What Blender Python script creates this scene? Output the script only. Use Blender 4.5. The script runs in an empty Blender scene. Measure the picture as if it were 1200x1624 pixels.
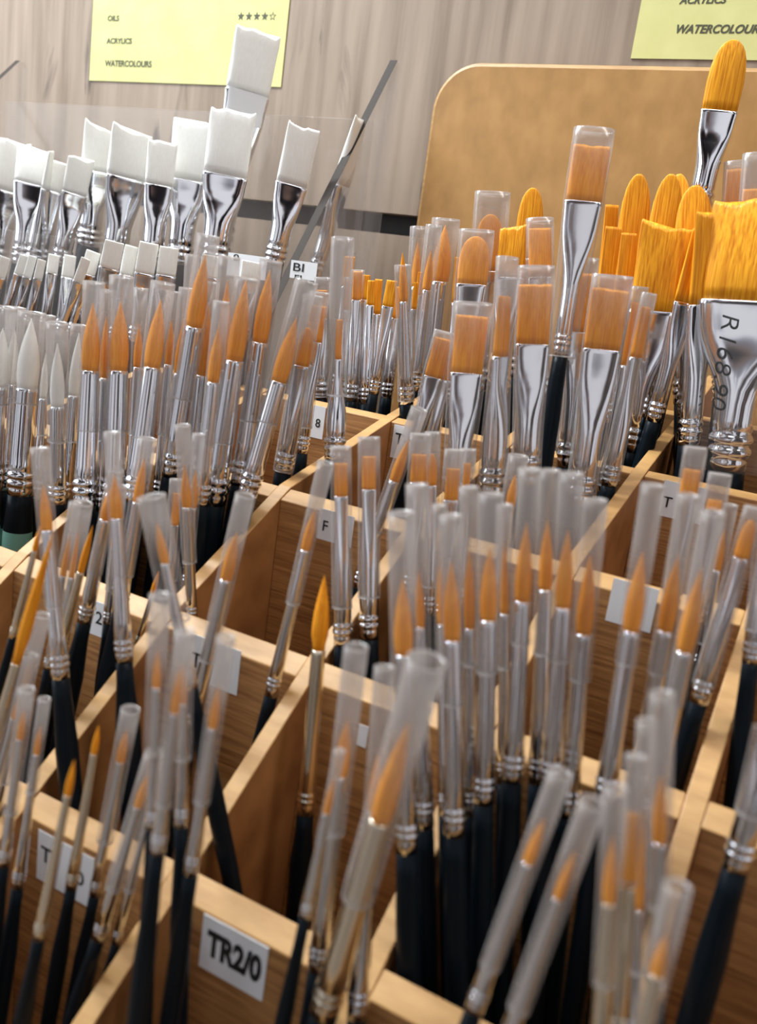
import bpy, math, random
import numpy as np
from mathutils import Vector, Matrix
random.seed(7); rng = np.random.RandomState(5)
C = bpy.context.scene.collection
sc = bpy.context.scene

# ------------------------------------------------------------------ camera
F = 1428.73
RC = np.array([[0.87149857, 0.47117321, 0.13596343],
               [0.23216611, -0.1522012, -0.96069438],
               [-0.43195965, 0.86880988, -0.24203358]])   # rows: right, down, forward of the camera in the world
cam_d = bpy.data.cameras.new('camera'); cam = bpy.data.objects.new('camera', cam_d); C.objects.link(cam)
cam_d.sensor_fit = 'VERTICAL'; cam_d.sensor_height = 36; cam_d.sensor_width = 36
cam_d.lens = F / 1624 * 36
cam_d.clip_start = .01; cam_d.clip_end = 50
m = Matrix.Identity(4)
for i in range(3):
    m[i][0] = RC[0][i]; m[i][1] = -RC[1][i]; m[i][2] = -RC[2][i]
cam.matrix_world = m
cam_d.dof.use_dof = True; cam_d.dof.focus_distance = .40; cam_d.dof.aperture_fstop = 14
sc.camera = cam

# ------------------------------------------------------------------ look, world, lamps
sc.view_settings.view_transform = 'Standard'; sc.view_settings.look = 'None'
sc.view_settings.exposure = 0.25; sc.view_settings.gamma = 1; sc.view_settings.use_curve_mapping = False
w = bpy.data.worlds.new('shop_surroundings'); sc.world = w; w.use_nodes = True
nt = w.node_tree; nt.nodes.clear()
out = nt.nodes.new('ShaderNodeOutputWorld'); bg = nt.nodes.new('ShaderNodeBackground')
tc = nt.nodes.new('ShaderNodeTexCoord'); mp = nt.nodes.new('ShaderNodeMapping'); mp.inputs['Scale'].default_value = (2.9, 2.9, .9)
mp.inputs['Location'].default_value = (2.6,.9,.4); nz = nt.nodes.new('ShaderNodeTexNoise'); nz.inputs['Scale'].default_value = 1.6; nz.inputs['Detail'].default_value = .6
cr = nt.nodes.new('ShaderNodeValToRGB')
el = cr.color_ramp.elements
el[0].position = .40; el[0].color = (.012, .010, .012, 1)
el[1].position = .61; el[1].color = (1.5, 1.48, 1.55, 1)
for p_, c_ in ((.455, (.05, .04, .042, 1)), (.49, (.30, .19, .15, 1)), (.53, (.36, .33, .38, 1)), (.565, (.55, .56, .64, 1))):
    e = el.new(p_); e.color = c_
nt.links.new(tc.outputs['Generated'], mp.inputs[0]); nt.links.new(mp.outputs[0], nz.inputs['Vector'])
nt.links.new(nz.outputs[0], cr.inputs[0]); nt.links.new(cr.outputs[0], bg.inputs[0])
bg.inputs[1].default_value = .46
nt.links.new(bg.outputs[0], out.inputs[0])

def area(name, loc, target, sx, sy, power, col):
    d = bpy.data.lights.new(name, 'AREA'); d.shape = 'RECTANGLE'; d.size = sx; d.size_y = sy
    d.energy = power; d.color = col
    o = bpy.data.objects.new(name, d); C.objects.link(o); o.location = loc
    o.rotation_euler = (Vector(target) - Vector(loc)).to_track_quat('-Z', 'Y').to_euler()
    return o
LAMPS = [('ceiling_light', (.55, .1, 1.7), (.0, .35, 0), .16, 1.5, 13, (1, .96, .91)),
         ('ceiling_light', (-.75, .0, 1.6), (-.25, .35, 0), .16, 1.5, 14, (.93, .97, 1)),
         ('display_light', (-.75, .25, .75), (-.33, .42, -.02), .09, .5, 14, (.86, .95, 1)),
         ('ceiling_light', (.1, -.9, 1.5), (.0, .35, -.1), 1.6, .16, 3, (1, .98, .96)),
         ('left_reflection_panel', (-1.5, -.45, .45), (-.3, .42, .03),   .9, .9, 9, (.88, .95, 1))]  # last entry: added cool panel, reflects in the left ferrules and brightens them
for a in LAMPS: area(*a)

# ------------------------------------------------------------------ pixel helpers: a point seen in the photo, at a known depth
def ray(px, py): return RC.T @ np.array([px - 600, py - 812, F])
def atY(px, py, Y): r = ray(px, py); return r * (Y / r[1])
def atX(px, py, X): r = ray(px, py); return r * (X / r[0])
def czof(P): return float(RC[2] @ np.array(P))
def proj(P):
    c = RC @ np.array(P); return 600 + F * c[0] / c[2], 812 + F * c[1] / c[2]

# ------------------------------------------------------------------ materials
def newmat(name):
    m = bpy.data.materials.new(name); m.use_nodes = True
    return m, m.node_tree, m.node_tree.nodes['Principled BSDF']
def N(nt, t, **kw):
    n = nt.nodes.new(t)
    for k, v in kw.items(): setattr(n, k, v)
    return n
def textured(name, c1, c2, scale, stretch, rough=.5, bump=.2, metal=0, detail=4, c3=None, p=(.35, .65), spec=.5, coords='Object', dist=.001):
    m, nt, b = newmat(name)
    tc = N(nt, 'ShaderNodeTexCoord'); mp = N(nt, 'ShaderNodeMapping'); mp.inputs['Scale'].default_value = stretch
    nz = N(nt, 'ShaderNodeTexNoise'); nz.inputs['Scale'].default_value = scale; nz.inputs['Detail'].default_value = detail
    cr = N(nt, 'ShaderNodeValToRGB'); e = cr.color_ramp.elements
    e[0].position = p[0]; e[0].color = (*c1, 1); e[1].position = p[1]; e[1].color = (*c2, 1)
    if c3: x = e.new((p[0] + p[1]) / 2); x.color = (*c3, 1)
    nt.links.new(tc.outputs[coords], mp.inputs[0]); nt.links.new(mp.outputs[0], nz.inputs['Vector'])
    nt.links.new(nz.outputs[0], cr.inputs[0]); nt.links.new(cr.outputs[0], b.inputs['Base Color'])
    b.inputs['Roughness'].default_value = rough; b.inputs['Metallic'].default_value = metal
    b.inputs['Specular IOR Level'].default_value = spec
    if bump:
        bp = N(nt, 'ShaderNodeBump'); bp.inputs['Strength'].default_value = bump; bp.inputs['Distance'].default_value = dist
        nt.links.new(nz.outputs[0], bp.inputs['Height']); nt.links.new(bp.outputs[0], b.inputs['Normal'])
    return m
def plain(name, c, rough=.5, metal=0, spec=.5):
    m, nt, b = newmat(name); b.inputs['Base Color'].default_value = (*c, 1)
    b.inputs['Roughness'].default_value = rough; b.inputs['Metallic'].default_value = metal
    b.inputs['Specular IOR Level'].default_value = spec
    return m
M = {}
M['orange'] = textured('orange_synthetic_bristle', (.76, .23, .006), (.97, .40, .022), 1, (2400, 2400, 12), .45, .3, p=(.28, .68), detail=1.5, spec=.25, dist=.0003)
M['amber'] = textured('amber_synthetic_bristle', (.62, .19, .004), (1.0, .45, .022), 1, (1300, 1300, 6), .45, .5, p=(.26, .66), spec=.25, dist=.0004, detail=1.5)
M['white'] = textured('white_bristle', (.88, .88, .82), (.96, .96, .93), 1, (2600, 2600, 40), .5, .35, p=(.3, .7), dist=.0003)
M['silver'] = plain('silver_ferrule_metal', (.80, .81, .84), .10, 1)
M['champagne'] = plain('champagne_ferrule_metal', (.82, .76, .62), .20, 1)
M['black'] = textured('black_lacquered_handle', (.003, .006, .009), (.005, .009, .013), 1, (300, 300, 30), .32, .02, spec=.13)
M['teal'] = plain('teal_lacquered_handle', (.18, .42, .36), .35)
M['ply'] = textured('plywood_face', (.24, .10, .03), (.47, .235, .08), 1, (40, 40, 900), .55, .3, c3=(.38, .18, .058), p=(.3, .68), dist=.0006)
M['hardboard'] = textured('hardboard_divider_face', (.24, .095, .028), (.44, .20, .065), 1, (60, 60, 60), .5, .15, detail=6, p=(.3, .7), dist=.0004)
M['edge'] = textured('pale_wood_edge', (.36, .185, .055), (.50, .285, .10), 1, (60, 60, 500), .5, .2, p=(.3, .7), dist=.0003)
M['mdf'] = textured('brown_hardboard', (.36, .185, .055), (.47, .25, .08), 1, (90, 90, 60), .42, .35, detail=12, p=(.32, .68), dist=.0006)
M['laminate'] = textured('greige_wood_laminate', (.18, .125, .083), (.36, .27, .20), 1, (110, 110, 7), .5, .15, detail=8, c3=(.285, .21, .152), p=(.28, .72), dist=.0004)
def add_cracks(m):
    nt = m.node_tree; b = nt.nodes['Principled BSDF']; src = b.inputs['Base Color'].links[0].from_socket
    tc = N(nt, 'ShaderNodeTexCoord'); mp = N(nt, 'ShaderNodeMapping'); mp.inputs['Scale'].default_value = (26, 26, 5.5); mp.inputs['Location'].default_value = (.37, 0, .21)
    n1 = N(nt, 'ShaderNodeTexNoise'); n1.inputs['Scale'].default_value = 1; n1.inputs['Detail'].default_value = 5; n1.inputs['Distortion'].default_value = 1.6
    cr = N(nt, 'ShaderNodeValToRGB'); e = cr.color_ramp.elements; e[0].position = .60; e[0].color = (1, 1, 1, 1); e[1].position = .68; e[1].color = (.3, .27, .27, 1)
    mx = N(nt, 'ShaderNodeMix', data_type='RGBA', blend_type='MULTIPLY'); mx.inputs['Factor'].default_value = 1
    nt.links.new(tc.outputs['Object'], mp.inputs[0]); nt.links.new(mp.outputs[0], n1.inputs['Vector']); nt.links.new(n1.outputs[0], cr.inputs[0])
    nt.links.new(src, mx.inputs['A']); nt.links.new(cr.outputs[0], mx.inputs['B']); nt.links.new(mx.outputs['Result'], b.inputs['Base Color'])
add_cracks(M['laminate'])
M['dark'] = plain('dark_recess', (.012, .011, .011), .6)
M['paper'] = plain('white_paper_label', (.80, .81, .83), .6)
M['yellow'] = textured('yellow_card', (.58, .555, .215), (.63, .60, .25), 1, (60, 60, 60), .6, .05)
M['ink'] = plain('black_print', (.01, .01, .01), .6)
M['olive'] = plain('dark_print_on_card', (.06, .06, .03), .6)
M['counter'] = textured('counter_laminate', (.10, .08, .07), (.16, .13, .11), 1, (20, 20, 20), .5, 0)

def frosted(name, a0, a1, body, rough, frost=0):
    """thin frosted polythene: part see-through, part milky, denser where the wall is seen edge-on"""
    m = bpy.data.materials.new(name); m.use_nodes = True; nt = m.node_tree; nt.nodes.clear()
    out = N(nt, 'ShaderNodeOutputMaterial'); tr = N(nt, 'ShaderNodeBsdfTransparent'); tr.inputs[0].default_value = (.97, .97, .97, 1)
    df = N(nt, 'ShaderNodeBsdfDiffuse'); df.inputs[0].default_value = (*body, 1)
    tl = N(nt, 'ShaderNodeBsdfTranslucent'); tl.inputs[0].default_value = (*body, 1)
    mx = N(nt, 'ShaderNodeMixShader'); mx.inputs[0].default_value = .45
    gl = N(nt, 'ShaderNodeBsdfGlossy'); gl.inputs['Roughness'].default_value = rough; gl.inputs[0].default_value = (.9, .9, .9, 1)
    mg = N(nt, 'ShaderNodeMixShader'); mg.inputs[0].default_value = .13
    lw = N(nt, 'ShaderNodeLayerWeight'); lw.inputs[0].default_value = .5
    mr = N(nt, 'ShaderNodeMapRange'); mr.inputs['To Min'].default_value = a0; mr.inputs['To Max'].default_value = a1
    pw = N(nt, 'ShaderNodeMath', operation='POWER'); pw.inputs[1].default_value = 2.2
    nt.links.new(lw.outputs['Facing'], pw.inputs[0]); nt.links.new(pw.outputs[0], mr.inputs[0])
    fin = N(nt, 'ShaderNodeMixShader')
    nt.links.new(df.outputs[0], mx.inputs[1]); nt.links.new(tl.outputs[0], mx.inputs[2])
    nt.links.new(mx.outputs[0], mg.inputs[1]); nt.links.new(gl.outputs[0], mg.inputs[2])
    nt.links.new(mr.outputs[0], fin.inputs[0]); nt.links.new(tr.outputs[0], fin.inputs[1]); nt.links.new(mg.outputs[0], fin.inputs[2])
    nt.links.new(fin.outputs[0], out.inputs[0])
    if frost:   # the tube is crystal clear where it clings to the brush and milky where it stands free
        at = N(nt, 'ShaderNodeAttribute', attribute_name='frost')
        lerp = N(nt, 'ShaderNodeMapRange'); lerp.inputs['To Min'].default_value = a0; lerp.inputs['To Max'].default_value = frost
        nt.links.new(at.outputs['Fac'], lerp.inputs[0]); nt.links.new(lerp.outputs[0], mr.inputs['To Min'])
    return m
M['sleeve'] = frosted('frosted_polythene', .11, .56, (.53, .485, .462), .2, frost=.46)
M['clear'] = frosted('clear_plastic', .06, .5, (.8, .8, .8), .12)
M['acrylic'] = frosted('clear_acrylic_sheet', .07, .30, (.62, .56, .54), .05)
M['acrylic_edge'] = plain('polished_acrylic_edge', (.04, .031, .026), .6, 0, .1)
M['acrylic_edge'].node_tree.nodes['Principled BSDF'].inputs['Alpha'].default_value = 1

# ------------------------------------------------------------------ mesh helpers
def link(name, verts, faces, mats, parent=None, smooth=True, fm=None):
    me = bpy.data.meshes.new(name); me.from_pydata([tuple(v) for v in verts], [], faces)
    for mm in (mats if isinstance(mats, (list, tuple)) else [mats]): me.materials.append(mm)
    if fm: me.polygons.foreach_set('material_index', fm)
    if smooth: me.polygons.foreach_set('use_smooth', [True] * len(faces))
    me.update()
    o = bpy.data.objects.new(name, me); C.objects.link(o)
    if parent: o.parent = parent
    return o
def empty(name, loc, **kw):
    o = bpy.data.objects.new(name, None); o.empty_display_size = .01; o.location = loc; C.objects.link(o)
    for k, v in kw.items(): o[k] = v
    return o
def boxdata(x0, x1, y0, y1, z0, z1):
    v = [(x, y, z) for x in (x0, x1) for y in (y0, y1) for z in (z0, z1)]
    f = [(0, 1, 3, 2), (4, 6, 7, 5), (0, 4, 5, 1), (2, 3, 7, 6), (0, 2, 6, 4), (1, 5, 7, 3)]
    return v, f
def box(name, x0, x1, y0, y1, z0, z1, mat, parent=None, bevel=0):
    v, f = boxdata(x0, x1, y0, y1, z0, z1)
    o = link(name, v, f, mat, parent, False)
    if bevel:
        b = o.modifiers.new('bevel', 'BEVEL'); b.width = bevel; b.segments = 2
    return o
def prism_x(name, prof, x0, x1, mats, parent=None, topedge=None, bevel=0):
    """profile in (y, z) extruded along x; edges in topedge get material 1"""
    n = len(prof)
    v = [(x0, y, z) for y, z in prof] + [(x1, y, z) for y, z in prof]
    f = [tuple(range(n)), tuple(range(2 * n - 1, n - 1, -1))]; fm = [0, 0]
    for i in range(n):
        j = (i + 1) % n; f.append((i, i + n, j + n, j)); fm.append(1 if topedge and i in topedge else 0)
    o = link(name, v, f, mats, parent, False, fm)
    if bevel:
        b = o.modifiers.new('bevel', 'BEVEL'); b.width = bevel; b.segments = 2; b.limit_method = 'ANGLE'
    return o
def prism_y(name, prof, y0, y1, mats, parent=None, side=1, bevel=0):
    n = len(prof)
    v = [(x, y0, z) for x, z in prof] + [(x, y1, z) for x, z in prof]
    f = [tuple(range(n)), tuple(range(2 * n - 1, n - 1, -1))]; fm = [0, 0]
    for i in range(n):
        j = (i + 1) % n; f.append((i, i + n, j + n, j)); fm.append(side if len(mats) > 1 else 0)
    o = link(name, v, f, mats, parent, False, fm)
    if bevel:
        b = o.modifiers.new('bevel', 'BEVEL'); b.width = bevel; b.segments = 2; b.limit_method = 'ANGLE'
    return o
def loft(name, secs, mat, parent, seg=28, facet=None, capb=True, capt=True, slant=0, ragged=0, fm_split=None, ex=2.0, wavy=None):
    """sections (z, a, b, [exponent]) along local z"""
    v = []; ns = len(secs)
    for k, s in enumerate(secs):
        z, a, b = s[:3]; e = s[3] if len(s) > 3 else ex
        for i in range(seg):
            t = 2 * math.pi * i / seg; c, q = math.cos(t), math.sin(t)
            x = math.copysign(abs(c) ** (2 / e), c) * a; y = math.copysign(abs(q) ** (2 / e), q) * b
            if facet and facet[k]:
                g = 1 + facet[k] * math.cos(t * 9); x *= g; y *= g
            dz = 0
            if k >= ns - 2 and slant: dz += slant * x
            if wavy and k >= ns - 3: dz += wavy(x) * (1 if k >= ns - 2 else .5)
            if k >= ns - 2 and ragged: dz += ragged * (random.random() - .5)
            v.append((x, y, z + dz))
    f = []; fm = []
    for k in range(ns - 1):
        for i in range(seg):
            j = (i + 1) % seg
            f.append((k * seg + i, k * seg + j, (k + 1) * seg + j, (k + 1) * seg + i))
            fm.append(1 if fm_split is not None and k < fm_split else 0)
    if capb: f.append(tuple(reversed(range(seg)))); fm.append(0)
    if capt: f.append(tuple(range((ns - 1) * seg, ns * seg))); fm.append(0)
    return link(name, v, f, mat, parent, True, fm)

def text_mesh(name, body, mat, parent, M4, wd=None, ht=None, shear=0, bold=0):
    """lettering fitted to a width/height in metres, lying in the local xy plane of M4"""
    cu = bpy.data.curves.new(name, 'FONT'); cu.body = body; cu.align_x = 'CENTER'; cu.align_y = 'CENTER'; cu.size = 1
    cu.shear = shear; cu.offset = bold; cu.extrude = .02
    t = bpy.data.objects.new('tmp', cu); C.objects.link(t)
    bpy.context.view_layer.update()
    me = bpy.data.meshes.new_from_object(t.evaluated_get(bpy.context.evaluated_depsgraph_get()))
    bpy.data.objects.remove(t)
    co = np.array([v.co[:] for v in me.vertices]); lo, hi = co.min(0), co.max(0); cc = (lo + hi) / 2
    sx = wd / (hi[0] - lo[0]) if wd else None; sy = ht / (hi[1] - lo[1]) if ht else None
    sx = sx or sy; sy = sy or sx
    for v in me.vertices: v.co = ((v.co[0] - cc[0]) * sx, (v.co[1] - cc[1]) * sy, (v.co[2] - lo[2]) * .002)
    me.materials.clear(); me.materials.append(mat)
    o = bpy.data.objects.new(name, me); C.objects.link(o); o.parent = parent
    o.matrix_parent_inverse = parent.matrix_world.inverted() if parent else Matrix.Identity(4)
    o.matrix_world = M4
    return o
FACE = Matrix(((1, 0, 0, 0), (0, 0, -1, 0), (0, 1, 0, 0), (0, 0, 0, 1)))       # local xy -> world xz, facing -y
def face_at(x, y, z): return Matrix.Translation((x, y, z)) @ FACE

# ------------------------------------------------------------------ the rack
AX = -.1785; W = .055; T = .0052
GY = [.104, .16260, .21622, .27419, .35452, .430, .492]
GZ = [-.190, -.14889, -.10886, -.07646, -.05476, -.037, -.022]
COLX = [AX - W * 1.25 - .068, AX - W * 1.25, AX, AX + W, AX + 2 * W, AX + 3 * W, AX + 4 * W, AX + 5 * W]   # divider left faces
JCOL = {-2: 0, -1: 1, 0: 2, 1: 3, 2: 4, 3: 5}
def cellx(j): i = JCOL[j]; return COLX[i] + T, COLX[i + 1]
DEPTH = .165
def floor_z(k): return GZ[k] - DEPTH
BASE = GZ[0] - DEPTH - .012

WALLY = .512
P = lambda x, y: atY(x, y, WALLY)
zt = P(500, 326)[2]; zb = P(500, 358)[2]       # slot in the slatwall
wall_u = box('wall_back', -1.6, 1.6, WALLY, WALLY + .02, zt, 1.2, M['laminate']); wall_u['kind'] = 'structure'
wall_l = box('wall_back_lower', -1.6, 1.6, WALLY, WALLY + .02, -.9, zb, M['laminate']); wall_l['kind'] = 'structure'
slot = box('slot_shade_backing_1', -1.6, 1.6, WALLY + .012, WALLY + .03, zb - .01, zt + .01, M['dark']); slot['kind'] = 'structure'  # near-black backing sheet: the slot's shade is put into its colour
cnt = box('floor', -1.6, 1.6, -.6, WALLY, BASE - .03, BASE, M['counter']); cnt['kind'] = 'structure'

rack = empty('brush_rack', (.05, .3, BASE), label='stepped wooden display rack of tan compartments holding the handled brushes', category='display rack')
def rk(o):
    o.parent = rack; o.matrix_parent_inverse = Matrix.Translation(rack.location).inverted(); return o
# dividers run front to back, their tops follow the steps
for i, x in enumerate(COLX):
    top = [(GY[k], GZ[k] + .0006) for k in range(len(GY))]
    if i < 2: top = top[:5]
    prof = [(top[0][0], BASE)] + top + [(top[-1][0], BASE)]
    n = len(top)
    rk(prism_x('divider', prof, x, x + T, [M['hardboard'], M['edge']], None, topedge=set(range(1, n)), bevel=.0004))
TH = .0062
def panel(k, i0, i1):
    sl = (GZ[k] - GZ[k - 1]) / (GY[k] - GY[k - 1]) if k else .75
    y1 = GY[k]; y0 = y1 - TH; z1 = GZ[k]; z0 = z1 - sl * TH * .9
    return rk(prism_x('cross_panel', [(y0, BASE), (y0, z0), (y1, z1), (y1, BASE)], COLX[i0] + T, COLX[i1], [M['ply'], M['edge']], None, topedge={1}, bevel=.0004))
panels = {}
for k in range(6):
    for i in range(len(COLX) - 1):
        if i == 0 and k > 4 or (k == 5 and i < 2): continue
        panels[(k, i)] = panel(k, i, i + 1)
# compartment floors
for k in range(6):
    x0 = COLX[0] if k < 4 else COLX[1]
    rk(box('compartment_floor', x0 + T, COLX[-1], GY[k], GY[k + 1] - TH, BASE, floor_z(k), M['hardboard']))
# back board with rounded corners
bY = .494
bl = atY(662, 330, bY)[0] ; bt = atY(900, 101, bY)[2]; br = COLX[-1] + T + .06
rr = .026
pr = [(bl, BASE), ] + [(bl + rr - rr * math.cos(a), bt - rr + rr * math.sin(a)) for a in np.linspace(0, math.pi / 2, 14)] + \
     [(br - rr + rr * math.sin(a), bt - rr + rr * math.cos(a)) for a in np.linspace(0, math.pi / 2, 14)] + [(br, BASE)]
bb = rk(prism_y('back_board', pr, bY, bY + .008, [M['mdf'], M['edge']], None, bevel=.0022)); bb.modifiers[0].material = 1
bb['label'] = 'brown hardboard back with a rounded top corner'

# paper labels on the panels: (row, column, left px, right px, top px, bottom px, text, text box px)
def size_label(k, j, l, r, t, b, words, note):
    y = GY[k] - TH - .0002
    x0 = atY(l, (t + b) / 2, y)[0]; x1 = atY(r, (t + b) / 2, y)[0]
    zt_ = atY((l + r) / 2, t, y)[2]; zb_ = atY((l + r) / 2, b, y)[2]
    o = box('size_label', x0, x1, y, y + .0002, zb_, zt_, M['paper'])
    o.parent = panels[(k, JCOL[j])]; o.matrix_parent_inverse = Matrix.Translation(rack.location).inverted() if False else Matrix.Identity(4)
    o['label'] = note
    for s, tl, tr, cy, hpx in words:
        cx = (tl + tr) / 2; p0 = atY(tl, cy, y); p1 = atY(tr, cy, y)
        c = atY(cx, cy, y); u = atY(cx, cy - hpx / 2, y); d = atY(cx, cy + hpx / 2, y)
        text_mesh('lettering', s, M['ink'], None, face_at(c[0], y - .00004, c[2]), wd=None if len(s) == 1 else abs(p1[0] - p0[0]), ht=u[2] - d[2], bold=.045 if len(s) > 1 else .01).parent = o
bpy.context.view_layer.update()
size_label(1, 1, 316, 424, 1474, 1563, [('TR2/0', 325, 416, 1516, 44)], 'white label reading TR2/0')
size_label(1, 0, 58, 148, 1338, 1418, [('T', 66, 80, 1356, 24), ('0', 120, 134, 1393, 22)], 'white label beginning with T')
size_label(2, -1, 142, 172, 955, 1010, [('2', 150, 164, 980, 20)], 'white label ending in 2')
size_label(2, 0, 302, 380, 1018, 1090, [('T', 304, 318, 1047, 24)], 'white label beginning with T')
size_label(3, 0, 503, 560, 812, 862, [('F', 509, 523, 834, 17)], 'white label ending in F')
size_label(4, -1, 480, 514, 642, 694, [('8', 498, 510, 671, 14)], 'white label reading 8')
size_label(4, 0, 621, 660, 676, 730, [('T', 626, 640, 696, 18)], 'white label beginning with T')
size_label(4, 2, 1046, 1118, 767, 826, [('T', 1051, 1065, 796, 17)], 'white label beginning with T')
size_label(3, 2, 964, 1040, 924, 996, [], 'blank looking white label')
size_label(2, 1, 567, 582, 1150, 1185, [], 'edge of a white label')

# ------------------------------------------------------------------ yellow cards on the wall
def sign(label, corners, words, stars):
    (l, t), (r, b) = corners; y = WALLY - .0006
    a = atY(l, t, y); c = atY(r, b, y); x0, x1 = a[0], c[0]; z1, z0 = a[2], c[2]
    root = link('notice_card', *boxdata(x0, x1, y, y + .0005, z0, z1), M['yellow'], None, False)
    root['label'] = label; root['category'] = 'sign'
    for s, tl, tr, cy, hp, sh in words:
        c = atY((tl + tr) / 2, cy, y); p0 = atY(tl, cy, y); p1 = atY(tr, cy, y)
        text_mesh('lettering', s, M['olive'], None, face_at(c[0], y - .00006, c[2]), wd=p1[0] - p0[0],
                  ht=atY(tl, cy - hp / 2, y)[2] - atY(tl, cy + hp / 2, y)[2], shear=sh, bold=.03).parent = root
    for px, py, rpx, full in stars:
        c = atY(px, py, y); rad = rpx * czof(c) / F
        pts = []
        for q in range(10):
            R_ = rad if q % 2 == 0 else rad * .42
            pts.append((c[0] + R_ * math.sin(q * math.pi / 5), y - .0001, c[2] + R_ * math.cos(q * math.pi / 5)))
        if full: link('printed_star', pts, [tuple(range(10))], M['olive'], root, False)
        else:
            inn = [(c[0] + (p[0] - c[0]) * .68, y - .0001, c[2] + (p[2] - c[2]) * .68) for p in pts]
            link('printed_star', pts + inn, [(q, (q + 1) % 10, 10 + (q + 1) % 10, 10 + q) for q in range(10)], M['olive'], root, False)
    return root
sign('pale yellow card with printed paint types and stars, behind the white brushes',
     ((152, -70), (445, 138)),
     [('OILS', 171, 189, 29, 9, 0), ('ACRYLICS', 169, 209, 65, 9, 0), ('WATERCOLOURS', 166, 240, 101, 10, 0)],
     [(382 + 12.6 * q, 26, 7.2, q < 4) for q in range(5)] + [(430, 63, 6, True)])
sign('pale yellow card with italic WATERCOLOURS print above the brown back board',
     ((1034, -90), (1300, 97)),
     [('ACRYLICS', 1077, 1152, 0, 12, .25), ('WATERCOLOURS', 1071, 1212, 46, 14, .25)], [])

# ------------------------------------------------------------------ acrylic tray for the white brushes
SX = atY(637, 100, .495)[0]
tray = empty('acrylic_tray', (SX - .1, .45, BASE), label='clear acrylic tray with slanted side panels holding the white bristle brushes', category='tray')
def tk(o):
    o.parent = tray; o.matrix_parent_inverse = Matrix.Translation(tray.location).inverted(); return o
def side_panel(X, diag):
    pt = atX(*diag[0], X); pf = atX(*diag[1], X)
    yb, ztp = .500, pt[2]
    sl = (pt[2] - pf[2]) / (pt[1] - pf[1])
    yf = .372; zf = pt[2] - sl * (pt[1] - yf)
    zf = max(zf, -.045)
    yk = pt[1] - (pt[2] - zf) / sl
    prof = [(yk, BASE), (yk, zf), (pt[1] - .002, ztp), (pt[1] + .002, ztp), (pt[1] + .004, ztp - .004), (pt[1] + .004, BASE)]
    tk(prism_x('side_panel', prof, X - .005, X, [M['acrylic'], M['acrylic_edge']], None, topedge={1}, bevel=.0003))
    return yk, pt[1]
yk, ybk = side_panel(SX, ((633, 97), (478, 405)))
XL = atY(42, 100, .495)[0]
side_panel(XL, ((36, 97), (2, 128)))
# back sheet: its right edge meets the right-hand side panel
bp = atX(594, 190, SX - .003); bY2 = bp[1]
tk(box('back_sheet', XL, SX - .004, bY2, bY2 + .002, BASE, bp[2], M['acrylic'], None, .0003))
tk(box('front_sheet', XL, SX - .004, yk, yk + .002, BASE, atX(478, 430, SX)[2], M['acrylic'], None, .0003))
tk(box('tray_floor', XL, SX - .004, yk + .002, bY2, BASE, -.16, M['acrylic'], None))
def tray_label(l, r, t, b, words):
    y = yk - .0005
    a = atY(l, t, y); c = atY(r, b, y)
    o = tk(box('tray_label', a[0], c[0], y, y + .0003, c[2], a[2], M['paper']))
    for s, tl, tr, cy, hp in words:
        c = atY((tl + tr) / 2, cy, y)
        text_mesh('lettering', s, M['ink'], None, face_at(c[0], y - .00004, c[2]), wd=atY(tr, cy, y)[0] - atY(tl, cy, y)[0],
                  ht=atY(tl, cy - hp / 2, y)[2] - atY(tl, cy + hp / 2, y)[2], bold=.01).parent = o
        o.children[-1].matrix_parent_inverse = (tray.matrix_world.inverted() if False else Matrix.Identity(4))
tray_label(462, 500, 412, 446, [('BI', 465, 482, 424, 13), ('FI', 467, 478, 440, 8)])
tray_label(362, 420, 400, 445, [('0', 370, 379, 408, 10)])

# ------------------------------------------------------------------ paintbrushes
# cluster, row, column, kind, joint x,y, ferrule end x,y, tip y, joint width px, end width px, sleeve (top y, bottom y, width px) or None, depth 0..1, options
B = []
def b(cl, k, j, kind, jx, jy, ex, ey, ty, w, wb, sl, d, **o):
    if cl in 'BCDHIJ': o.setdefault('hand', 1.42 if wb < 30 else 1.25)
    B.append(dict(cl=cl, k=k, j=j, kind=kind, jx=jx, jy=jy, ex=ex, ey=ey, ty=ty, w=w, wb=wb, sl=sl, d=d, **o))

# ---- left middle compartment: large sleeved rounds
c = 'A'
b(c, 2, -1, 'r', 143, 588, 134, 800, 480, 28, 37, (447, 684, 34), .45)
b(c, 2, -1, 'r', 188, 588, 181, 808, 478, 30, 38, (438, 683, 38), .55)
b(c, 2, -1, 'r', 241, 583, 213, 795, 475, 28, 36, (448, 696, 38), .55)
b(c, 2, -1, 'r', 308, 518, 271, 755, 403, 28, 32, (373, 633, 36), .60)
b(c, 2, -1, 'r', 320, 595, 300, 800, 480, 22, 30, (447, 690, 28), .85)
b(c, 2, -1, 'r', 338, 606, 318, 800, 517, 20, 28, (478, 705, 26), .45)
b(c, 2, -1, 'r', 351, 585, 338, 770, 443, 22, 28, (407, 680, 34), .90)
b(c, 2, -1, 'r', 372, 571, 339, 798, 443, 29, 40, (441, 702, 38), .35)
b(c, 2, -1, 'r', 412, 543, 376, 768, 428, 26, 34, (413, 668, 36), .45)
b(c, 2, -1, 'r', 442, 605, 408, 785, 503, 27, 33, (445, 671, 37), .55)
b(c, 3, -1, 'b', 478, 580, 449, 748, 520, 25, 30, (468, 746, 32), .05)
b(c, 3, -1, 'f', 498, 542, 478, 718, 485, 27, 22, (463, 678, 32), .30)
b(c, 2, -1, 'r', 218, 582, 208, 800, 515, 14, 22, (457, 690, 22), .95)
b(c, 2, -1, 'r', 267, 578, 252, 790, 507, 15, 22, (462, 690, 24), .95)
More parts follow.
